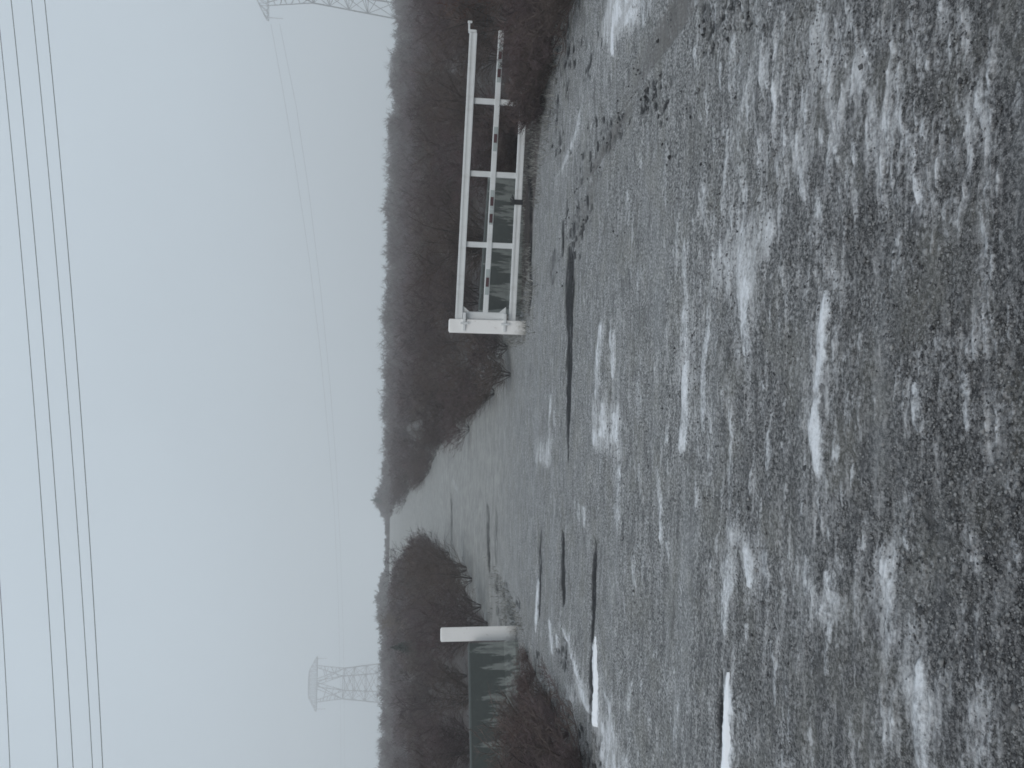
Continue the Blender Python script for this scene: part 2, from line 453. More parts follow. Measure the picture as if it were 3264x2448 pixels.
def ground_mat():
    mt, ns, ls, bs = new_mat('frosted gravel and dead grass')
    geo = N(ns, 'ShaderNodeNewGeometry')
    P = geo.outputs['Position']
    def attr(n):
        q = N(ns, 'ShaderNodeAttribute'); q.attribute_name = n
        return q.outputs['Fac']
    st = N(ns, 'ShaderNodeMapping'); st.inputs['Scale'].default_value = (0.45, 1.6, 1)
    ls.new(P, st.inputs[0])
    fine = noise(ns, ls, P, 62.0, 4, 0.7)
    grit = noise(ns, ls, P, 190.0, 2, 0.6)
    mid = noise(ns, ls, st.outputs[0], 7.0, 4, 0.6)
    big = noise(ns, ls, st.outputs[0], 0.9, 4, 0.6)
    tint = noise(ns, ls, P, 2.3, 3, 0.6)
    sx = N(ns, 'ShaderNodeSeparateXYZ'); ls.new(P, sx.inputs[0])
    far_tone = ramp(ns, ls, math_node(ns, ls, 'MULTIPLY_ADD', math_node(ns, ls, 'SUBTRACT', big, 0.5), 2.2, sx.outputs['Y']), 1.4, 6.0)  # ground tones grow paler with distance, broken by noise
    lo = mix_col(ns, ls, far_tone, (0.010, 0.010, 0.012), (0.050, 0.054, 0.057))
    hi = mix_col(ns, ls, far_tone, (0.150, 0.147, 0.150), (0.42, 0.42, 0.42))
    c = mix_col(ns, ls, ramp(ns, ls, fine, 0.40, 0.65), lo, hi)
    st2 = N(ns, 'ShaderNodeMapping'); st2.inputs['Scale'].default_value = (0.22, 1.3, 1)
    ls.new(P, st2.inputs[0])
    strk = noise(ns, ls, st2.outputs[0], 15.0, 4, 0.65)
    c = mix_col(ns, ls, math_node(ns, ls, 'MULTIPLY', ramp(ns, ls, strk, 0.53, 0.75), 0.55), c, (0.47, 0.465, 0.47))
    c = mix_col(ns, ls, math_node(ns, ls, 'MULTIPLY', ramp(ns, ls, strk, 0.47, 0.28), 0.55), c, (0.050, 0.050, 0.054))
    c = mix_col(ns, ls, math_node(ns, ls, 'MULTIPLY', ramp(ns, ls, grit, 0.5, 0.72), 0.40), c, (0.50, 0.49, 0.48))
    c = mix_col(ns, ls, math_node(ns, ls, 'MULTIPLY', ramp(ns, ls, mid, 0.50, 0.72), 0.62), c, (0.062, 0.062, 0.066))
    c = mix_col(ns, ls, math_node(ns, ls, 'MULTIPLY', ramp(ns, ls, mid, 0.47, 0.30), 0.30), c, (0.50, 0.50, 0.51))
    c = mix_col(ns, ls, math_node(ns, ls, 'MULTIPLY', ramp(ns, ls, big, 0.5, 0.7), 0.30), c, (0.33, 0.34, 0.35))
    c = mix_col(ns, ls, math_node(ns, ls, 'MULTIPLY', ramp(ns, ls, tint, 0.45, 0.7), 0.30), c, (0.20, 0.195, 0.17))
    # rime and melting snow crumbs, broken by the grit
    gx = N(ns, 'ShaderNodeMapping'); gx.inputs['Scale'].default_value = (0.40, 1.0, 1)
    ls.new(P, gx.inputs[0])
    crumb = noise(ns, ls, gx.outputs[0], 26.0, 4, 0.7)
    gy_ = N(ns, 'ShaderNodeMapping'); gy_.inputs['Scale'].default_value = (0.33, 0.85, 1)
    ls.new(P, gy_.inputs[0])
    lump = noise(ns, ls, gy_.outputs[0], 8.5, 5, 0.72)
    rm = math_node(ns, ls, 'MULTIPLY_ADD', math_node(ns, ls, 'SUBTRACT', crumb, 0.5), 1.7,
                   math_node(ns, ls, 'MULTIPLY_ADD', math_node(ns, ls, 'SUBTRACT', strk, 0.5), 1.5, math_node(ns, ls, 'MULTIPLY_ADD', math_node(ns, ls, 'SUBTRACT', fine, 0.5), 0.9, math_node(ns, ls, 'MULTIPLY_ADD', math_node(ns, ls, 'SUBTRACT', lump, 0.5), 1.5, attr('rime')))))
    c = mix_col(ns, ls, math_node(ns, ls, 'MULTIPLY', ramp(ns, ls, rm, 0.20, 1.30), 0.66), c, (0.58, 0.583, 0.60))
    # grass of the way uphill
    far = ramp(ns, ls, sx.outputs['Y'], 11.0, 17.0)
    gr = noise(ns, ls, P, 3.0, 5, 0.7)
    gcol = mix_col(ns, ls, ramp(ns, ls, gr, 0.35, 0.7), (0.21, 0.209, 0.202), (0.325, 0.322, 0.305))
    c = mix_col(ns, ls, math_node(ns, ls, 'MULTIPLY', far, 0.8), c, gcol)
    # track, litter, mud with the painted gate shade, snow
    tk = mix_col(ns, ls, ramp(ns, ls, mid, 0.3, 0.7), (0.085, 0.081, 0.079), (0.165, 0.158, 0.152))
    tn = math_node(ns, ls, 'MULTIPLY_ADD', math_node(ns, ls, 'SUBTRACT', lump, 0.5), 2.2, attr('track'))
    c = mix_col(ns, ls, math_node(ns, ls, 'MULTIPLY', ramp(ns, ls, tn, 0.10, 1.0), 0.80), c, tk)
    lt = mix_col(ns, ls, ramp(ns, ls, fine, 0.35, 0.65), (0.030, 0.025, 0.024), (0.085, 0.070, 0.064))
    ln = math_node(ns, ls, 'MULTIPLY_ADD', math_node(ns, ls, 'SUBTRACT', mid, 0.5), 0.8, attr('litter'))
    c = mix_col(ns, ls, ramp(ns, ls, ln, 0.3, 0.7), c, lt)
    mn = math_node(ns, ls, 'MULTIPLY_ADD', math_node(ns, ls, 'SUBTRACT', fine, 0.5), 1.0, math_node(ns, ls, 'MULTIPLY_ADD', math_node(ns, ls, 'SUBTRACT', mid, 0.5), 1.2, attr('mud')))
    mud_shade_f = ramp(ns, ls, mn, 0.2, 0.85)
    c = mix_col(ns, ls, math_node(ns, ls, 'MULTIPLY', mud_shade_f, 0.88), c, (0.020, 0.021, 0.024))
    nz = math_node(ns, ls, 'ADD', math_node(ns, ls, 'MULTIPLY', math_node(ns, ls, 'SUBTRACT', fine, 0.5), 1.25),
                   math_node(ns, ls, 'MULTIPLY', math_node(ns, ls, 'SUBTRACT', mid, 0.5), -0.9))
    nz = math_node(ns, ls, 'MULTIPLY_ADD', math_node(ns, ls, 'SUBTRACT', crumb, 0.5), 1.7, math_node(ns, ls, 'MULTIPLY_ADD', math_node(ns, ls, 'SUBTRACT', lump, 0.5), 2.0, nz))
    sn = math_node(ns, ls, 'MULTIPLY_ADD', nz, 0.8, attr('snow'))
    snowf = math_node(ns, ls, 'MULTIPLY', ramp(ns, ls, sn, 0.08, 1.35), 0.84)
    c = mix_col(ns, ls, snowf, c, (0.80, 0.82, 0.86))
    ls.new(c, bs.inputs['Base Color'])
    bs.inputs['Roughness'].default_value = 0.62
    ls.new(math_node(ns, ls, 'MULTIPLY', math_node(ns, ls, 'SUBTRACT', 1.0, mud_shade_f), 0.16), bs.inputs['Specular IOR Level'])
    hgt = math_node(ns, ls, 'ADD', fine, math_node(ns, ls, 'MULTIPLY', grit, 0.35))
    bp = N(ns, 'ShaderNodeBump'); bp.inputs['Strength'].default_value = 0.75; bp.inputs['Distance'].default_value = 0.012
    ls.new(hgt, bp.inputs['Height'])
    ls.new(bp.outputs[0], bs.inputs['Normal'])
    return mt

M_GROUND = ground_mat()
ground = link_mesh('ground', build_ground(), M_GROUND)
tag(ground, kind='structure')

# gravel grains and clods lying on the yard: nobody could count them
def lumps(n, pick, rmin, rmax, seed):
    r = np.random.default_rng(seed)
    base = np.array([(1, 0, 0), (-1, 0, 0), (0, 1, 0), (0, -1, 0), (0, 0, 1), (0, 0, -1)], float)
    tri = np.array([(0, 2, 4), (2, 1, 4), (1, 3, 4), (3, 0, 4), (2, 0, 5), (1, 2, 5), (3, 1, 5), (0, 3, 5)])
    x, y = pick(r, n)
    n = len(x)
    s = r.uniform(rmin, rmax, n) * r.uniform(0.6, 1.0, n)
    V = base[None] * r.uniform(0.6, 1.3, (n, 6, 1)) * s[:, None, None]
    V[:, :, 2] *= 0.7
    ang = r.uniform(0, 6.28, n); ca, sa = np.cos(ang), np.sin(ang)
    vx = V[:, :, 0] * ca[:, None] - V[:, :, 1] * sa[:, None]
    vy = V[:, :, 0] * sa[:, None] + V[:, :, 1] * ca[:, None]
    V = np.stack([vx + x[:, None], vy + y[:, None], V[:, :, 2] + (terrain(x, y) + s * 0.25)[:, None]], -1)
    F = (tri[None] + (np.arange(n) * 6)[:, None, None]).reshape(-1, 3)
    return V.reshape(-1, 3), F

def pick_near(r, n):
    dd = 1.6 / np.tan(np.deg2rad(r.uniform(13, 48, n)))
    aa = np.deg2rad(r.uniform(-32, 32, n))
    return dd * np.sin(aa), dd * np.cos(aa)
V, F = lumps(26000, pick_near, 0.003, 0.009, 31)
V2, F2 = lumps(420, pick_near, 0.009, 0.020, 36)
V, F = np.vstack([V, V2]), np.vstack([F, F2 + len(V)])
M_GRAVEL, _ns, _ls, _bs = new_mat('loose gravel')
_g = N(_ns, 'ShaderNodeNewGeometry')
_c = mix_col(_ns, _ls, _g.outputs['Random Per Island'], (0.025, 0.026, 0.030), (0.27, 0.27, 0.27))
_ls.new(_c, _bs.inputs['Base Color']); _bs.inputs['Roughness'].default_value = 0.8
tag(link_mesh('gravel', np_mesh('gravel', V, F), M_GRAVEL), 'loose grey gravel grains strewn over the frosted yard', 'gravel', kind='stuff')

TR = [hit(2448 - Y * 1.47557, X * 1.47557) for X, Y in [(1420, 245), (1400, 210), (1390, 190), (1385, 235), (1440, 235), (1540, 90), (1545, 30), (1580, 20), (1600, 50), (1330, 250), (1300, 330), (1260, 400), (1255, 450), (1240, 480), (1220, 520), (1205, 540), (1225, 600), (1250, 500), (1370, 150), (1500, 110)]]
def pick_track(r, n):
    k = r.integers(0, len(TR), n)
    px = np.array([p.x for p in TR])[k]; pyy = np.array([p.y for p in TR])[k]
    return px + r.normal(0, 0.22, n), pyy + r.normal(0, 0.22, n)
V, F = lumps(110, pick_track, 0.006, 0.020, 32)
tag(link_mesh('dirt_clods', np_mesh('dirt_clods', V, F), plain_mat('dark earth', (0.022, 0.022, 0.024), 0.9)), 'dark clods of earth along the muddy wheel track at the right', 'dirt clods', kind='stuff')

# short frosted grass on the verges and at the foot of the barriers
def grass_blades(n, pick, hmin, hmax, seed):
    r = np.random.default_rng(seed)
    x, y = pick(r, n); n = len(x)
    h = r.uniform(hmin, hmax, n); a = r.uniform(0, 6.28, n); w = r.uniform(0.004, 0.008, n)
    lean = r.uniform(0.1, 0.9, n); b = r.uniform(0, 6.28, n)
    z = terrain(x, y) - 0.01
    p0 = np.stack([x - np.cos(a) * w, y - np.sin(a) * w, z], 1)
    p1 = np.stack([x + np.cos(a) * w, y + np.sin(a) * w, z], 1)
    p2 = np.stack([x + np.cos(b) * lean * h, y + np.sin(b) * lean * h, z + h], 1)
    V = np.stack([p0, p1, p2], 1).reshape(-1, 3)
    return V, np.arange(3 * n).reshape(-1, 3)
def pick_verge(r, n):
    x = r.uniform(-7, 7.5, n); y = r.uniform(7.5, 17, n)
    front = np.interp(x, [-7, -5, -3.6, -3.0, 0.2, 1.2, 3.0, 5.0, 7.0], [7.2, 8.6, 11.6, 12.6, 12.2, 11.4, 10.6, 9.0, 8.0])
    keep = (y > front + r.normal(0, 0.35, n)) & (y < front + 2.6 + r.exponential(1.5, n)) & (vnoise(x * 1.5, y * 1.5, 41) > 0.35) & ((x > 0.6) | (x < -3.4))
    return x[keep], y[keep]
V, F = grass_blades(60000, pick_verge, 0.03, 0.11, 33)
M_GRASS, _ns, _ls, _bs = new_mat('frosted dead grass')
_g = N(_ns, 'ShaderNodeNewGeometry')
_c = mix_col(_ns, _ls, _g.outputs['Random Per Island'], (0.085, 0.085, 0.078), (0.33, 0.33, 0.31))
_ls.new(_c, _bs.inputs['Base Color']); _bs.inputs['Roughness'].default_value = 0.8
tag(link_mesh('grass', np_mesh('grass', V, F), M_GRASS), 'short dead grass on the verges at the foot of the gate and barriers', 'grass', kind='stuff')

# ------------------------------------------------------------------ gate posts
DG = 12.15
def post(name, u0, u1, v_top, v_base, label, lean=0.0):
    b = hit((u0 + u1) / 2, v_base)
    sc = b.y / F_PX
    wdt = (u1 - u0) * sc
    top = at_y((u0 + u1) / 2, v_top, b.y)
    hgt = top.z
    o = empty(name, (b.x, b.y + wdt / 2, 0))
    o.rotation_euler = (0, lean, -math.atan2(b.x, b.y))
    tag(o, label, 'gate post', 'pair of white gate posts')
    bm = bmesh.new()
    add_box(bm, (0, 0, (hgt - 0.35) / 2), (wdt, wdt, hgt + 0.35), None, 0.005)
    bm_obj('shaft', bm, M_POST, o)
    bm = bmesh.new()
    add_box(bm, (0, 0, hgt + 0.003), (wdt - 0.03, wdt - 0.03, 0.012), None, 0.004)
    bm_obj('cap', bm, M_POST, o)
    return o, wdt, hgt
POST_R, PW, PH = post('gate_post', 1382, 1426, 1433, 1674, 'white square gate post that carries the hinges of the long gate', 0.0)
POST_L, _, _ = post('gate_post.001', 402, 446, 1407, 1646, 'lone white square post at the end of the left concrete barrier', -0.012)

# ------------------------------------------------------------------ the gate
gx, gy = POST_R.location.x + PW / 2, POST_R.location.y - PW / 2
GDIR = Vector((4.25, -0.62, 0)).normalized()           # the free end stands a little nearer
GN = Vector((GDIR.y, -GDIR.x, 0))                       # towards the camera
GP = Vector((gx + 0.03, gy + 0.10, 0))
def G(u, v):
    d = ray(u, v)
    t = (GP - EYE).dot(GN) / d.dot(GN)
    return EYE + d * t
gate = empty('swing_gate', GP)
gate.rotation_euler = (0, 0, math.atan2(GDIR.y, GDIR.x))
tag(gate, 'long white steel bar gate with red reflector dashes, swung open on the right', 'gate')
GI = gate.rotation_euler.to_matrix().inverted()
def GL(u, v, off=0.0):
    p = GI @ (G(u, v) - GP)
    return Vector((p.x, -off, p.z))
GT = 0.075
def channel(bm, a, b, depth, h, lip=0.012):
    """rail: box section with a shallow groove along its face"""
    add_bar(bm, a, b, depth, h, 0.008)
    off = Vector((0, -depth / 2 - 0.003, 0))
    for s in (-1, 1):
        dz = Vector((0, 0, s * (h / 2 - 0.018)))
        add_bar(bm, a + off + dz, b + off + dz, 0.010, 0.030, 0.003)
T0, T1 = GL(1431, 1462), GL(2342, 1509)
K0, K1 = GL(1452, 1547.5), GL(2350, 1598)
B0, B1 = GL(1424, 1632), GL(2342, 1679)
bm = bmesh.new(); channel(bm, T0, T1, GT, 0.108); bm_obj('top_rail', bm, M_WHITE, gate)
bm = bmesh.new(); add_bar(bm, K0, K1, GT - 0.02, 0.076, 0.006)
mid_rail = bm_obj('middle_rail', bm, M_WHITE, gate)
bm = bmesh.new(); channel(bm, B0, B1, GT, 0.100); bm_obj('bottom_rail', bm, M_WHITE, gate)
def on(a, b, x):
    t = (x - a.x) / (b.x - a.x)
    return a + (b - a) * t
for u in (1667, 1893, 2125):
    p = GL(u, 1550)
    bm = bmesh.new()
    add_bar(bm, (p.x, 0.012, on(B0, B1, p.x).z + 0.049), (p.x, 0.012, on(T0, T1, p.x).z - 0.053), GT - 0.034, 0.080, 0.005, normal=(1, 0, 0))
    bm_obj('upright', bm, M_WHITE, gate)
sx0, sx1 = GL(1429, 1550).x, GL(1453, 1550).x
sxm = (sx0 + sx1) / 2
bm = bmesh.new()
add_bar(bm, (sxm, 0.0, GL(1440, 1612).z), (sxm, 0.0, GL(1440, 1485).z), GT - 0.006, sx1 - sx0, 0.006, normal=(1, 0, 0))
bm_obj('hinge_stile', bm, M_WHITE, gate)
for v, s in ((1479, -1), (1607, 1)):                    # hinge brackets with gusset plates
    z = GL(1436, v).z
    h = None
    bm = bmesh.new()
    add_box(bm, (sxm - 0.085, -0.085, z), (0.27, 0.115, 0.042), None, 0.006)
    # triangular gusset inside the corner of rail and stile
    zs = z + s * 0.0
    tri = [(sx1 - 0.005, zs + s * -0.02), (sx1 + 0.085, zs + s * -0.02), (sx1 - 0.005, zs + s * 0.085)]
    vs = [bm.verts.new((x, yy, zz)) for yy in (-0.012, 0.012) for x, zz in tri]
    bm.faces.new(vs[0:3]); bm.faces.new(vs[3:6][::-1])
    for i in range(3):
        j = (i + 1) % 3
        bm.faces.new((vs[i], vs[j], vs[3 + j], vs[3 + i]))
    hg = bm_obj('hinge', bm, M_WHITE, gate)
    bm = bmesh.new()
    bmesh.ops.create_cone(bm, cap_ends=True, segments=16, radius1=0.017, radius2=0.017, depth=0.11,
                          matrix=Matrix.Translation((sx0 - 0.05, -0.150, z)))
    bm_obj('hinge_pin', bm, M_WHITE, hg)
# free end: the rail cap and latch stub
tip = on(T0, T1, T1.x + 0.05)
bm = bmesh.new()
add_box(bm, (T1.x + 0.022, 0, T1.z + 0.012), (0.040, 0.085, 0.118), None, 0.008)
add_bar(bm, (T1.x + 0.03, 0, T1.z + 0.06), (T1.x + 0.16, 0.0, T1.z + 0.065), 0.03, 0.028, 0.004)
add_bar(bm, (T1.x + 0.15, 0, T1.z + 0.02), (T1.x + 0.15, 0.0, T1.z + 0.085), 0.03, 0.03, 0.004, normal=(1, 0, 0))
bm_obj('latch', bm, M_WHITE, gate)
# reflective tape: grey lengths with red dashes
for y0, y1, r0, r1 in [(140, 195, 163, 188), (196, 262, 219, 246), (404, 482, 427, 455), (606, 666, 628, 656), (667, 716, 682, 710), (858, 940, 885, 914)]:
    a = GL(2448 - y1, 1560).x; b = GL(2448 - y0, 1560).x
    pa, pb = on(K0, K1, a), on(K0, K1, b)
    off = Vector((0, -(GT - 0.02) / 2 - 0.0015, 0))
    bm = bmesh.new(); add_bar(bm, pa + off, pb + off, 0.003, 0.058)
    tp = bm_obj('reflective_tape', bm, M_TAPE, gate)
    pa, pb = on(K0, K1, GL(2448 - r1, 1560).x), on(K0, K1, GL(2448 - r0, 1560).x)
    off = Vector((0, -(GT - 0.02) / 2 - 0.0045, 0))
    bm = bmesh.new(); add_bar(bm, pa + off, pb + off, 0.003, 0.046)
    bm_obj('red_dash', bm, M_RED, tp)

# black strap with a lock round the bottom rail
sp = GL(1803, 1645)
bp_ = on(B0, B1, sp.x)
strap = empty('strap', gate.matrix_basis @ bp_)
strap.rotation_euler = gate.rotation_euler
tag(strap, 'black strap knotted round the bottom rail of the gate', 'strap')
bm = bmesh.new()
hh, dd = 0.058, GT / 2 + 0.014
for (a, b) in (((0, -dd, -hh), (0, -dd, hh)), ((0, dd, -hh), (0, dd, hh)), ((0, -dd, hh), (0, dd, hh)), ((0, -dd, -hh), (0, dd, -hh))):
    add_bar(bm, a, b, 0.010, 0.075, 0.003, normal=(1, 0, 0))
bm_obj('band', bm, M_BLACK, strap)
bm = bmesh.new()
for i in range(6):
    q = rs.uniform(0, 1)
    add_bar(bm, (0.01 * (i - 3), -dd, hh), (0.03 * (i - 2.5) + 0.03, -dd - 0.01, hh + 0.03 + 0.05 * q), 0.012, 0.014, 0.003, normal=(1, 0, 0))
add_box(bm, (0.0, -dd - 0.008, hh + 0.01), (0.07, 0.03, 0.05), None, 0.008)
bm_obj('knot', bm, M_BLACK, strap)

# ------------------------------------------------------------------ concrete barriers
def barrier_mat():
    mt, ns, ls, bs = new_mat('wet concrete with pale run-off stains')
    tc = N(ns, 'ShaderNodeTexCoord')
    sp = N(ns, 'ShaderNodeSeparateXYZ'); ls.new(tc.outputs['Object'], sp.inputs[0])
    cx = N(ns, 'ShaderNodeCombineXYZ'); ls.new(sp.outputs['X'], cx.inputs[0])
    oi = N(ns, 'ShaderNodeObjectInfo')
    ls.new(math_node(ns, ls, 'MULTIPLY', oi.outputs['Random'], 20.0), cx.inputs[1])
    n1 = noise(ns, ls, cx.outputs[0], 4.6, 1, 0.5)
    n2 = noise(ns, ls, cx.outputs[0], 15.0, 3, 0.6)
    wv = N(ns, 'ShaderNodeMapping'); wv.inputs['Scale'].default_value = (1, 1, 0.12)
    ls.new(tc.outputs['Object'], wv.inputs[0])
    n3 = noise(ns, ls, wv.outputs[0], 22.0, 4, 0.65)
    m1 = math_node(ns, ls, 'ADD', math_node(ns, ls, 'MULTIPLY', n1, 0.72), math_node(ns, ls, 'MULTIPLY', n2, 0.28))
    thr = math_node(ns, ls, 'MULTIPLY_ADD', sp.outputs['Z'], 0.36, 0.365)
    d = math_node(ns, ls, 'SUBTRACT', math_node(ns, ls, 'MULTIPLY_ADD', math_node(ns, ls, 'SUBTRACT', n3, 0.5), 0.45, m1), thr)
    st = ramp(ns, ls, d, -0.02, 0.045)
    f = noise(ns, ls, tc.outputs['Object'], 14.0, 5, 0.65)
    dark = mix_col(ns, ls, f, (0.034, 0.041, 0.039), (0.064, 0.074, 0.070))
    pale = mix_col(ns, ls, f, (0.14, 0.155, 0.147), (0.22, 0.235, 0.222))
    st = math_node(ns, ls, 'MULTIPLY', st, math_node(ns, ls, 'MULTIPLY_ADD', ramp(ns, ls, n3, 0.36, 0.58), 0.6, 0.4))
    ls.new(mix_col(ns, ls, st, dark, pale), bs.inputs['Base Color'])
    bs.inputs['Roughness'].default_value = 0.7
    bp = N(ns, 'ShaderNodeBump'); bp.inputs['Strength'].default_value = 0.3; bp.inputs['Distance'].default_value = 0.01
    ls.new(f, bp.inputs['Height']); ls.new(bp.outputs[0], bs.inputs['Normal'])
    return mt
M_BARR = barrier_mat()
def barrier(name, a, b, ht, label, n=1):
    if a.x > b.x: a, b = b, a
    a, b = Vector((a.x, a.y, a.z - ht)), Vector((b.x, b.y, b.z - ht))
    d = (b - a)
    L = d.length
    o = empty(name, a, math.atan2(d.y, d.x))
    o.rotation_euler[1] = -math.atan2(d.z, math.hypot(d.x, d.y))
    tag(o, label, 'barrier', 'concrete barriers beside the gateway')
    prof = [(-0.20, -0.2), (-0.20, 0.06), (-0.125, 0.22), (-0.085, ht - 0.02), (-0.065, ht), (0.065, ht), (0.085, ht - 0.02), (0.125, 0.22), (0.20, 0.06), (0.20, -0.2)]
    bm = bmesh.new()
    rows = [[bm.verts.new((x, yy, z)) for yy, z in prof] for x in np.linspace(0, L, 5)]
    k = len(prof)
    for p, q in zip(rows, rows[1:]):
        for i in range(k):
            bm.faces.new((p[i], p[(i + 1) % k], q[(i + 1) % k], q[i]))
    bm.faces.new(rows[0]); bm.faces.new(rows[-1][::-1])
    bm_obj('concrete_body', bm, M_BARR, o)
    return o
barrier('concrete_barrier', hit(392, 1492, 0.74), hit(-420, 1507, 0.74), 0.74, 'dark wet concrete barrier with pale run-off stains, running left from the lone post')
bR = barrier('concrete_barrier.001', hit(1448, 1524, 0.65), hit(1892, 1557, 0.54), 0.65, 'dark stained concrete barrier seen through the bars of the white gate')

# ------------------------------------------------------------------ narrow ridges of old snow
M_SNOW = plain_mat('old snow', (0.80, 0.82, 0.86), 0.8, var=0.05, scale=30)
def ridge(name, pts, wid, ht, label, seed):
    """low snow bank following pts (world), crisp but uneven edge"""
    r = np.random.default_rng(seed)
    n = 90
    t = np.linspace(0, 1, n)
    xs = np.interp(t, np.linspace(0, 1, len(pts)), [p.x for p in pts])
    ys = np.interp(t, np.linspace(0, 1, len(pts)), [p.y for p in pts])
    w = wid * np.interp(t, np.linspace(0, 1, 5), [1.0, 1.0, 0.85, 0.7, 0.08]) * (0.85 + 0.3 * vnoise(t * 22, t * 0 + seed, seed))
    V = []
    m_ = 7
    for j in range(m_):
        q = j / (m_ - 1) * 2 - 1
        V.append(np.stack([xs, ys + q * w * (1 + 0.12 * (vnoise(t * 35, t * 0 + j * 3, seed + j) - .5)), 0.012 + ht * (1 - q * q) * (w / wid) + (vnoise(t * 30, t * 0 + j, 6) - .5) * 0.006 - 0.02 * (abs(q) == 1)], 1))
    V = np.stack(V, 1).reshape(-1, 3)
    i = np.arange(n - 1)[:, None] * m_; j = np.arange(m_ - 1)[None]
    Q = np.stack([i + j, i + m_ + j, i + m_ + j + 1, i + j + 1], -1).reshape(-1, 4)
    if xs[-1] > xs[0]: Q = Q
    else: Q = Q[:, ::-1]
    o = link_mesh(name, np_mesh(name, V, Q, True), M_SNOW)
    tag(o, label, 'snow ridge', 'snow ridges in the wheel ruts')
    return o
k_ = 1.47557
ridge('snow_ridge', [hit(2448 - Y * k_, X * k_) for X, Y in ((1571, 1760), (1573, 1600), (1576, 1452))], 0.040, 0.018, 'bright narrow snow ridge in the near wheel rut at the left edge', 3)
ridge('snow_ridge.001', [hit(2448 - Y * k_, X * k_) for X, Y in ((1287, 1566), (1290, 1480), (1288, 1375))], 0.055, 0.022, 'thin snow ridge along the dark rut in front of the left brambles', 8)

# ------------------------------------------------------------------ bare shrubs and trees
def grow(seed, H, n_stem, n_branch, n_twig, spread=0.6, thick=1.0, lod=False):
    """segments of a many-stemmed bare shrub: returns (stems, twigs) as (p0,p1,r0,r1) lists"""
    r = random.Random(seed)
    S, T = [], []
    def wander(p, d, L, n, r0, r1, out, wob=0.18, lift=0.06):
        pts = [p]
        st = L / n
        for i in range(n):
            d = (d + Vector((r.uniform(-wob, wob), r.uniform(-wob, wob), r.uniform(-wob, wob) + lift))).normalized()
            q = p + d * st
            a = r0 + (r1 - r0) * i / n; b = r0 + (r1 - r0) * (i + 1) / n
            out.append((tuple(p), tuple(q), a, b))
            p = q; pts.append(p)
        return pts, d
    for s in range(n_stem):
        a = 2 * math.pi * (s + r.random()) / n_stem
        tilt = r.uniform(0.08, spread)
        d = Vector((math.cos(a) * math.sin(tilt), math.sin(a) * math.sin(tilt), math.cos(tilt)))
        base = Vector((math.cos(a) * .012 * H, math.sin(a) * .012 * H, -0.08))
        L = H * r.uniform(0.7, 1.0)
        nseg = 3 if lod else 6
        pts, _ = wander(base, d, L, nseg, 0.020 * thick * H / 2.5, 0.006 * thick, S, 0.14)
        for b in range(n_branch):
            k = r.uniform(0.12, 1.0)
            i = min(int(k * nseg), nseg - 1)
            p = pts[i].lerp(pts[i + 1], k * nseg - i)
            aa = r.uniform(0, 6.283); el = r.uniform(-0.1, 1.1)
            d2 = Vector((math.cos(aa) * math.cos(el), math.sin(aa) * math.cos(el), math.sin(el)))
            L2 = H * r.uniform(0.16, 0.36) * (1.15 - 0.45 * k)
            n2 = 1 if lod else 3
            bp, _ = wander(p, d2, L2, n2, 0.0075 * thick, 0.0045 * thick, T, 0.22)
            for t in range(n_twig):
                kk = r.uniform(0.1, 1.0)
                ii = min(int(kk * n2), n2 - 1)
                pp = bp[ii].lerp(bp[ii + 1], kk * n2 - ii)
                d3 = (d2 + Vector((r.uniform(-1, 1), r.uniform(-1, 1), r.uniform(-.6, 1.0))) * 0.9).normalized()
                L3 = H * r.uniform(0.05, 0.15)
                wander(pp, d3, L3, 1 if lod else 2, 0.0048 * thick, 0.0030 * thick, T, 0.25)
    return S, T

def seg_mesh(name, segs):
    a = np.array([s[0] for s in segs]); b = np.array([s[1] for s in segs])
    V, Q = prisms(a, b, np.array([s[2] for s in segs]), np.array([s[3] for s in segs]))
    return np_mesh(name, V, Q)

H0 = 2.5
PROTO = []
for i, (mat, kw) in enumerate([(M_TWIG, {}), (M_TWIG_P, {}), (M_TWIG, dict(spread=0.85)), (M_TWIG_P, dict(spread=0.45)),
                               (M_TWIG, dict(spread=0.7)), (M_TWIG_P, dict(spread=0.75)), (M_TWIG_T, {}), (M_TWIG, dict(spread=0.5))]):
    S, T = grow(100 + i, H0, 10, 17, 10, thick=0.8, **{**dict(spread=0.6), **kw})
    ms, mt_ = seg_mesh('shrub_stems', S), seg_mesh('shrub_twigs', T)
    ms.materials.append(M_BARK if mat is not M_TWIG_T else M_TWIG_T); mt_.materials.append(mat)
    PROTO.append((ms, mt_))

for i, mat in enumerate([M_TWIG_P, M_TWIG, M_TWIG_B]):
    S, T = grow(150 + i, H0, 13, 15, 9, 1.25, 1.3)
    ms, mt_ = seg_mesh('cane_stems', S), seg_mesh('cane_twigs', T)
    ms.materials.append(mat); mt_.materials.append(mat)
    PROTO.append((ms, mt_))
BR0 = len(PROTO) - 3
SKY = np.array([(0, 1193), (220, 1194), (390, 1197), (540, 1192), (585, 1206), (640, 1226), (720, 1230), (785, 1221), (830, 1203), (853, 1182), (880, 1205), (970, 1210),
                (1150, 1203), (1330, 1207), (1420, 1200), (1450, 1203), (1560, 1212), (1680, 1212), (1840, 1214), (1920, 1222), (1965, 1212),
                (2080, 1230), (2200, 1224), (2300, 1248), (2400, 1240), (2448, 1228)], float)
def crown_top(x, y, drop):
    """height above datum of a crown standing at x, y whose top stays drop px under the skyline"""
    u = CU + x / y * F_PX
    v = np.interp(u, SKY[:, 0], SKY[:, 1]) + drop
    return at_y(u, v, y).z

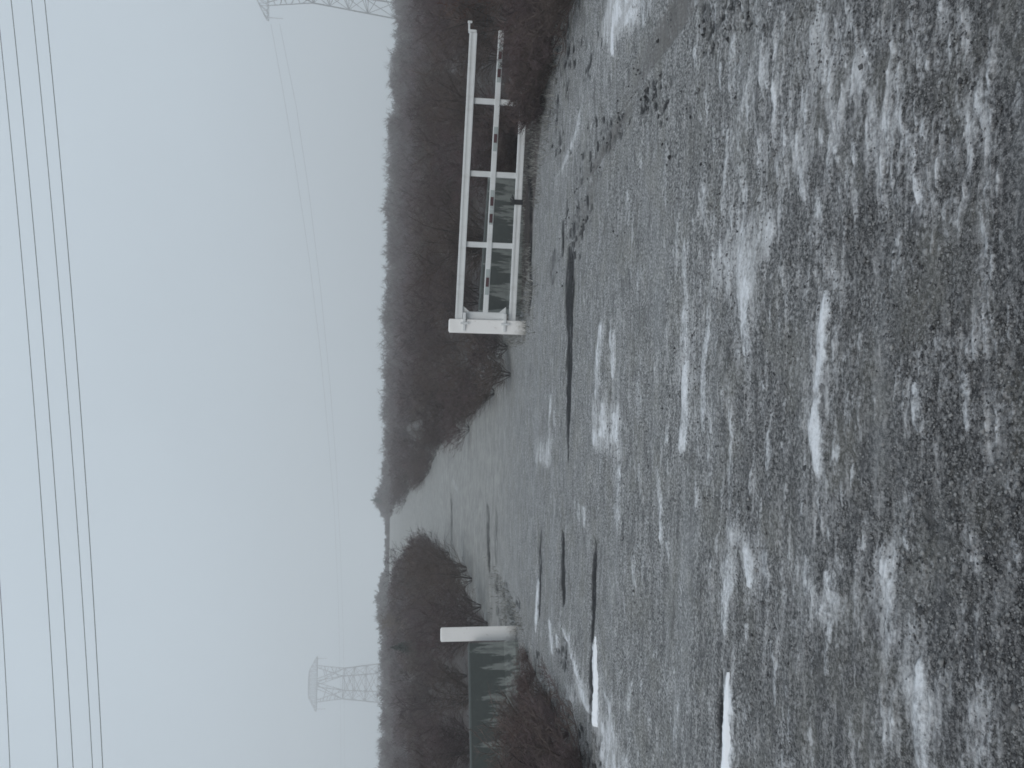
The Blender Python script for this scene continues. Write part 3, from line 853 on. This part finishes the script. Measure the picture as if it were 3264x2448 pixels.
def place_shrub(name, x, y, h, proto, rz, label, cat, group, sxy=1.0, parts=('stems', 'twigs')):
    o = empty(name, (x, y, tz(x, y)), rz)
    s = h / H0
    o.scale = (s * sxy, s * sxy, s)
    tag(o, label, cat, group)
    for nm, me in zip(parts, PROTO[proto]):
        ch = bpy.data.objects.new(nm, me)
        COL.objects.link(ch)
        ch.parent = o
    return o

# thicket: individual shrubs nearest the gate, then the mass behind
spots = []
rr = random.Random(21)
tries = 0
while len(spots) < 264 and tries < 60000:
    tries += 1
    y = 13.2 + (47 - 13.2) * math.sqrt(rr.random())
    hw = 0.50 * y + 0.6
    x = rr.uniform(-hw, hw)
    out = max(path_l(y) - x, x - path_r(y))
    if out < 0.15 + 0.004 * y: continue
    if y < 15.2 and x < 7 and x > 0.5 and y < 13.9: continue
    md = 1.05 + 0.012 * y
    if any((x - a) ** 2 + (y - b) ** 2 < md * md for a, b in spots): continue
    spots.append((x, y))
edge = []
for i in range(30):                      # low scrub softening the right edge of the way
    y = 14.0 + 52 * (i / 29) ** 1.4
    edge.append((float(path_r(y)) + rr.uniform(-0.15, 0.35) * (1 + y / 40), y))
for x, y in spots:
    side = 'r' if x > path_r(y) else 'l'
    top = crown_top(x, y, rr.choice([75, 95, 120, 150]) + rr.uniform(0, 35))
    if side == 'l' and y > 20 and path_l(y) - x < 7 and CU + x / y * F_PX > 575:      # the mound of scrub beside the way
        u = CU + x / y * F_PX
        lim = float(np.interp(u, [560, 615, 668, 715, 765], [1196, 1208, 1243, 1290, 1346]))
        top = at_y(u, lim + rr.choice([0, 8, 25, 60]), y).z
    out = max(path_l(y) - x, x - path_r(y))
    h = max(0.9, min(top - tz(x, y), 3.6)) * (0.72 + 0.28 * min(1, out / 2.0))
    lab = 'leafless brown shrub in the hazy thicket behind the white gate' if side == 'r' else 'leafless brown shrub in the thicket on the slope left of the grassy way'
    grp = 'leafless shrubs behind the gate' if side == 'r' else 'leafless shrubs left of the way'
    place_shrub('bare_shrub', x, y, h, rr.choice([0, 1, 2, 3, 4, 5, 7, 0, 1]), rr.uniform(0, 6.28), lab, 'shrub', grp, 1.15 + rr.uniform(0, .35))

for x, y in edge:
    place_shrub('bare_shrub', x, y, rr.uniform(0.35, 0.6) + y * 0.011, rr.choice([0, 1, 2, 5]), rr.uniform(0, 6.28),
                'leafless brown shrub in the hazy thicket behind the white gate', 'shrub', 'leafless shrubs behind the gate', 1.7)

# brambles in front: at the foot of the left barrier and round the free end of the gate
def bramble(u, v, h, proto, label, group, sxy=1.5):
    b = hit(u, v)
    return place_shrub('bramble_bush', b.x, b.y, h, BR0 + proto % 3, rr.uniform(0, 6.28), label, 'bramble', group, sxy)
LB = 'low tangled brown bramble in front of the left concrete barrier'
for (u, v, h, p) in [(20, 1850, .55, 1), (110, 1810, .50, 0), (-60, 1800, .75, 1), (60, 1760, .62, 5), (170, 1770, .40, 1), (230, 1735, .36, 2), (130, 1720, .50, 0), (10, 1715, .80, 1),
                     (300, 1705, .26, 2), (-120, 1740, .9, 4), (260, 1685, .26, 5), (355, 1682, .18, 2), (-70, 1880, .6, 0), (60, 1690, .62, 4), (190, 1680, .30, 1), (-180, 1820, .9, 0)]:
    bramble(u, v, h, p, LB, 'brambles by the left barrier', 1.7)
RB = 'low dark bramble growing over the free end of the gate'
for (u, v, h, p) in [(2090, 1722, .40, 0), (2120, 1725, .50, 2), (2165, 1735, .5, 1), (2200, 1742, .5, 0), (2260, 1745, .52, 2), (2320, 1752, .55, 1), (1915, 1650, .85, 0), (1880, 1652, .6, 1), (1960, 1652, .8, 2), (2010, 1655, .7, 1), (2060, 1655, .7, 0), (2110, 1735, .50, 0), (2230, 1760, .60, 1), (2350, 1785, .62, 3), (2440, 1815, .72, 1), (2180, 1720, .55, 2), (2300, 1735, .66, 0), (2410, 1750, .72, 5),
                     (2510, 1800, .8, 0), (2500, 1850, .6, 1), (2560, 1760, .9, 4), (2140, 1702, .42, 4), (2270, 1700, .60, 1), (2380, 1705, .8, 4)]:
    bramble(u, v, h, p, RB, 'brambles round the free end of the gate', 1.5)

# single plants that stand out
b = hit(2440, 1700)
pr = [seg_mesh('shrub_stems', S) for S in (grow(300, H0, 7, 13, 7, 0.6, 1.3)[0],)]
S, T = grow(301, H0, 7, 14, 8, 0.6, 1.6)
ms, mt_ = seg_mesh('shrub_stems', S), seg_mesh('shrub_twigs', T)
ms.materials.append(M_BARK); mt_.materials.append(M_TWIG_R)
PROTO.append((ms, mt_))
x, y = at_y(2462, 1500, 15.0).x, 15.0
place_shrub('rusty_shrub', x, y, 1.35, len(PROTO) - 1, 1.0, 'shrub with rusty red leaves at the far right beyond the gate end', 'shrub', None, 1.2)
x, y = at_y(470, 1300, 52.0).x, 52.0
place_shrub('tan_shrub', x, y, crown_top(x, y, 4) - tz(x, y), 6, 2.0, 'pale tan shrub on the skyline above the lone left post', 'shrub', None, 0.9)

def conifer(name, x, y, h, label, cat, seed, wide=0.24):
    """trunk and layered drooping sprays"""
    r = random.Random(seed)
    o = empty(name, (x, y, tz(x, y)))
    tag(o, label, cat)
    segs = [((0, 0, -0.1), (0, 0, h * 0.5), 0.035 * h / 3, 0.02 * h / 3), ((0, 0, h * 0.5), (0, 0, h), 0.02 * h / 3, 0.005)]
    me = seg_mesh('trunk', segs); me.materials.append(M_BARK); link_mesh('trunk', me, None, o)
    seg = []
    for i in range(520):
        k = r.random() ** 0.8
        z = h * (0.08 + 0.9 * k)
        L = h * wide * (1.02 - k) * r.uniform(0.5, 1.1)
        a = r.uniform(0, 6.283)
        d = Vector((math.cos(a), math.sin(a), r.uniform(-0.25, 0.35)))
        p = Vector((0, 0, z)); q = p + d * L
        seg.append((tuple(p), tuple(q), 0.012, 0.010))
        for t in range(5):
            w = p.lerp(q, r.uniform(0.3, 1)); e = w + Vector((r.uniform(-1, 1), r.uniform(-1, 1), r.uniform(-.6, .8))) * L * 0.32
            seg.append((tuple(w), tuple(e), 0.016, 0.008))
    me = seg_mesh('crown', seg); me.materials.append(M_EVER); link_mesh('crown', me, None, o)
    return o
x, y = at_y(385, 1300, 40.0).x, 40.0
conifer('evergreen_tree', x, y, crown_top(x, y, 45) - tz(x, y), 'dull green evergreen among the bare shrubs under the left pylon', 'evergreen tree', 5, 0.34)
x, y = at_y(853, 1300, 150.0).x, 150.0
conifer('evergreen_tree.001', x, y, at_y(853, 1178, y).z - tz(x, y), 'small pointed tree on the skyline above the bend of the grassy way', 'tree', 6, 0.36)

# far thicket: one mass up to the crest
def far_wood():
    protos = []
    for i in range(6):
        S, T = grow(400 + i, 1.0, 4, 14, 11, 0.55, 1.0, lod=True)
        seg = S + T
        P0 = np.array([s[0] for s in seg]); P1 = np.array([s[1] for s in seg])
        rad = np.array([0.010 if k < len(S) else 0.0047 for k in range(len(seg))])
        protos.append((P0, P1, rad))
    r = random.Random(77)
    VV, QQ, off = [], [], 0
    n = 0
    for _ in range(12000):
        y = 44 + (190 - 44) * r.random() ** 0.85
        hw = 0.52 * y
        x = r.uniform(-hw, hw)
        out = max(path_l(y) - x, x - path_r(y))
        if (out < 0.3 + 0.006 * y and y < 156) or (out < 4 and y >= 156): continue
        if n > 1350: break
        n += 1
        drop = r.choice([0, 4, 8, 14, 24]) + r.uniform(0, 8) + float(np.interp(y, [44, 70, 105, 130], [62, 38, 12, 0]))
        h = max(1.6, crown_top(x, y, drop) - tz(x, y)) * (0.6 + 0.4 * min(1, max(out, 0) / 5) if y < 156 else 1)
        P0, P1, rad = protos[r.randrange(6)]
        a = r.uniform(0, 6.28); ca, sa = math.cos(a), math.sin(a)
        wx = h * r.uniform(0.9, 1.3)
        M = np.array([[ca * wx, -sa * wx, 0], [sa * wx, ca * wx, 0], [0, 0, h]])
        base = np.array([x, y, tz(x, y)])
        k = rad * (1.5 + y / 45.0)
        V, Q = prisms(P0 @ M.T + base, P1 @ M.T + base, k, k * 0.6)
        VV.append(V); QQ.append(Q + off); off += len(V)
    for _ in range(330):                     # the row closing the view behind the crest of the way
        y = r.uniform(157, 169)
        uu = r.uniform(480, 980)
        x = (uu - CU) / F_PX * y
        h = max(1.2, crown_top(x, y, r.choice([-5, 0, 3, 8, 14]) + r.uniform(0, 9)) - tz(x, y))
        P0, P1, rad = protos[r.randrange(6)]
        a = r.uniform(0, 6.28); ca, sa = math.cos(a), math.sin(a)
        M = np.array([[ca * h, -sa * h, 0], [sa * h, ca * h, 0], [0, 0, h]])
        base = np.array([x, y, tz(x, y)])
        V, Q = prisms(P0 @ M.T + base, P1 @ M.T + base, rad * 4.4, rad * 3)
        VV.append(V); QQ.append(Q + off); off += len(V)
    return np_mesh('bare_wood', np.vstack(VV), np.vstack(QQ))
tag(link_mesh('bare_wood', far_wood(), M_TWIG_P), 'distant mass of bare brown woodland fading into haze along the crest', 'woodland', kind='stuff')

# ------------------------------------------------------------------ pylons
def pylon(name, loc, yaw, label, zs=1.0, thin=1.0):
    o = empty(name, loc, yaw)
    tag(o, label, 'pylon', 'lattice pylons in the haze')
    Zw, Zc, Zt = 37 * zs, 50 * zs, 54 * zs
    def a_at(z): return 5.6 + (Zw - z) * 0.088
    def build(nm, segs, rad, mat=M_STEEL):
        P0 = np.array([s[0] for s in segs], float); P1 = np.array([s[1] for s in segs], float)
        rad = rad * thin
        V, Q = prisms(P0, P1, np.full(len(segs), rad), np.full(len(segs), rad), 4)
        me = np_mesh(nm, V, Q); me.materials.append(mat)
        return link_mesh(nm, me, None, o)
    cor = [(-1, -1), (1, -1), (1, 1), (-1, 1)]
    def C(i, z):
        a = a_at(z); return (cor[i][0] * a, cor[i][1] * a, z)
    levels = [0, 11 * zs, 20 * zs, 26 * zs, 32 * zs, Zw]
    for i in range(4):
        build('leg', [(C(i, 0), C(i, Zw))], 0.30)
    br = []
    for i in range(4):
        j = (i + 1) % 4
        for z0, z1 in zip(levels, levels[1:]):
            br += [(C(i, z0), C(j, z1)), (C(j, z0), C(i, z1)), (C(i, z1), C(j, z1))]
    build('bracing', br, 0.16)
    # two arms and a middle V up to the cross-beam
    arms = []
    for s in (-1, 1):
        for t in (-1, 1):
            w = (s * 5.6, t * 5.6, Zw); e = (s * 8.6, t * 1.4, Zc); mid_ = (0, t * 1.4, Zc)
            f = (s * 2.0, t * 1.4, Zc)
            arms += [(w, e), (w, mid_), (w, f)]
            for k in (0.25, 0.5, 0.75):
                p = tuple(np.array(w) * (1 - k) + np.array(e) * k)
                q = tuple(np.array(w) * (1 - k + .12) + np.array(mid_) * (k - .12))
                arms.append((p, q))
        for k in (0.0, 0.3, 0.6, 0.85):
            p = np.array((s * 5.6, -5.6, Zw)) * (1 - k) + np.array((s * 8.6, -1.4, Zc)) * k
            arms.append((tuple(p), (p[0], -p[1], p[2])))
    build('window_frame_arms', arms, 0.20)
    cb = []
    L = 13.2
    xs = np.linspace(-L, L, 13)
    def top(x): return Zc + 0.5 + (Zt - Zc - 0.5) * min(1, (L - abs(x)) / 7.0)
    for x0, x1 in zip(xs, xs[1:]):
        for t in (-1.4, 1.4):
            cb += [((x0, t, Zc), (x1, t, Zc)), ((x0, t * .7, top(x0)), (x1, t * .7, top(x1))), ((x0, t, Zc), (x1, t * .7, top(x1)))]
        cb += [((x0, -1.4, Zc), (x1, 1.4, Zc)), ((x0, -1.4, Zc), (x0, 1.4, Zc))]
    for x in xs:
        for t in (-1.4, 1.4): cb.append(((x, t, Zc), (x, t * .7, top(x))))
    build('crossarm', cb, 0.115)
    for x in (-12.6, 0.0, 12.6):
        build('insulator', [((x, 0, Zc), (x, 0, Zc - 4.5))], 0.12, M_GLASS)
    return o
YL, YR = 420.0, 262.0
def pyl(name, u, v_top, y, yaw, label):
    t = at_y(u, v_top, y)
    return pylon(name, (t.x, y, t.z - 54.0), yaw, label, thin=0.72 if y < 300 else 1.0), t
PYL_L, tl = pyl('lattice_pylon', 268, 984, YL, R(0), 'faint lattice pylon standing whole above the left trees')
PYL_R, tr_ = pyl('lattice_pylon.001', 2532, 812, YR, R(-7), 'larger lattice pylon cut off by the edge beyond the gate end')

# ------------------------------------------------------------------ wires
def wire(name, pts, rad, label, group, mat=M_WIRE):
    P = np.array([tuple(p) for p in pts])
    V, Q = prisms(P[:-1], P[1:], np.full(len(P) - 1, rad), np.full(len(P) - 1, rad), 6)
    o = link_mesh(name, np_mesh(name, V, Q, True), mat)
    tag(o, label, 'power line', group)
    return o
def span(a, b, sag, n=60, e0=-0.35, e1=1.35):
    a, b = Vector(a), Vector(b)
    out = []
    for i in range(n + 1):
        t = e0 + (e1 - e0) * i / n
        p = a + (b - a) * t
        p.z -= sag * 4 * t * (1 - t)
        out.append(p)
    return out
WIRES = [((18, 2448 - 700 * k_ * 0 - 0),), ]
k = k_
def upx(X, Y): return (2448 - Y * k, X * k)
order = ['highest of the five overhead cables, only crossing the left corner', 'second overhead cable from the top of the sky', 'third and middle overhead cable of the five', 'fourth overhead cable, second lowest of the five', 'lowest of the five overhead cables']
wl_ = [((-2, 1240), (21.5, 1659), 62), ((-1, 60), (125, 1659), 60), ((24, 0), (158, 1659), 58), ((68, 0), (200, 1659), 60), ((96.5, 0), (222, 1659), 56)]
curve = [((12, 340), (48, 700), (78, 1050))]
for i, (p, q, y) in enumerate(wl_):
    a = at_y(*upx(*p), y); b = at_y(*upx(*q), y * 0.97)
    wire('power_line' if i == 0 else 'power_line.%03d' % i, span(a, b, 0.30 if i else 0.05), 0.024, order[i], 'overhead cables crossing the sky')
# faint conductors of the far line
def far_pt(X, Y, y): return at_y(*upx(X, Y), y)
fl = [([(585, 52, 262), (612, 200, 272), (640, 370, 284), (668, 560, 298), (692, 760, 315), (708, 930, 335), (722, 1100, 356), (731, 1300, 382), (735, 1480, 405), (737, 1700, 430)], 'upper of two faint far cables sagging from the right pylon to the left'),
      ([(604, 52, 265), (640, 230, 276), (668, 420, 288), (692, 620, 303), (712, 820, 320), (726, 1000, 342), (735, 1180, 365), (742, 1380, 392), (745, 1700, 432)], 'lower of two faint far cables sagging from the right pylon to the left'),
      ([(802, 740, 300), (790, 860, 318), (778, 1000, 340), (770, 1150, 365), (765, 1300, 390)], 'faint far cable just above the wooded crest')]
for i, (pts, lab) in enumerate(fl[:2]):
    P = [far_pt(*q) for q in pts]
    wire('far_power_line' if i == 0 else 'far_power_line.%03d' % i, P, 0.045, lab, 'faint cables of the far line')

# ------------------------------------------------------------------ winter haze
hz = bpy.data.materials.new('haze')
hz.use_nodes = True
hn, hl = hz.node_tree.nodes, hz.node_tree.links
hn.remove(hn['Principled BSDF'])
pv = hn.new('ShaderNodeVolumePrincipled')
pv.inputs['Color'].default_value = (0.995, 0.998, 1.0, 1)
pv.inputs['Density'].default_value = 0.0031
pv.inputs['Anisotropy'].default_value = 0.2
hl.new(pv.outputs[0], hn['Material Output'].inputs['Volume'])
bm = bmesh.new()
zmin = min(v.co.z for v in ground.data.vertices) - 1.0
add_box(bm, (0, 0, (zmin + 66) / 2), (960, 960, 66 - zmin))
haze = bm_obj('haze', bm, hz)
tag(haze, 'pale winter haze filling the air over the yard and hillside', 'haze', kind='stuff')
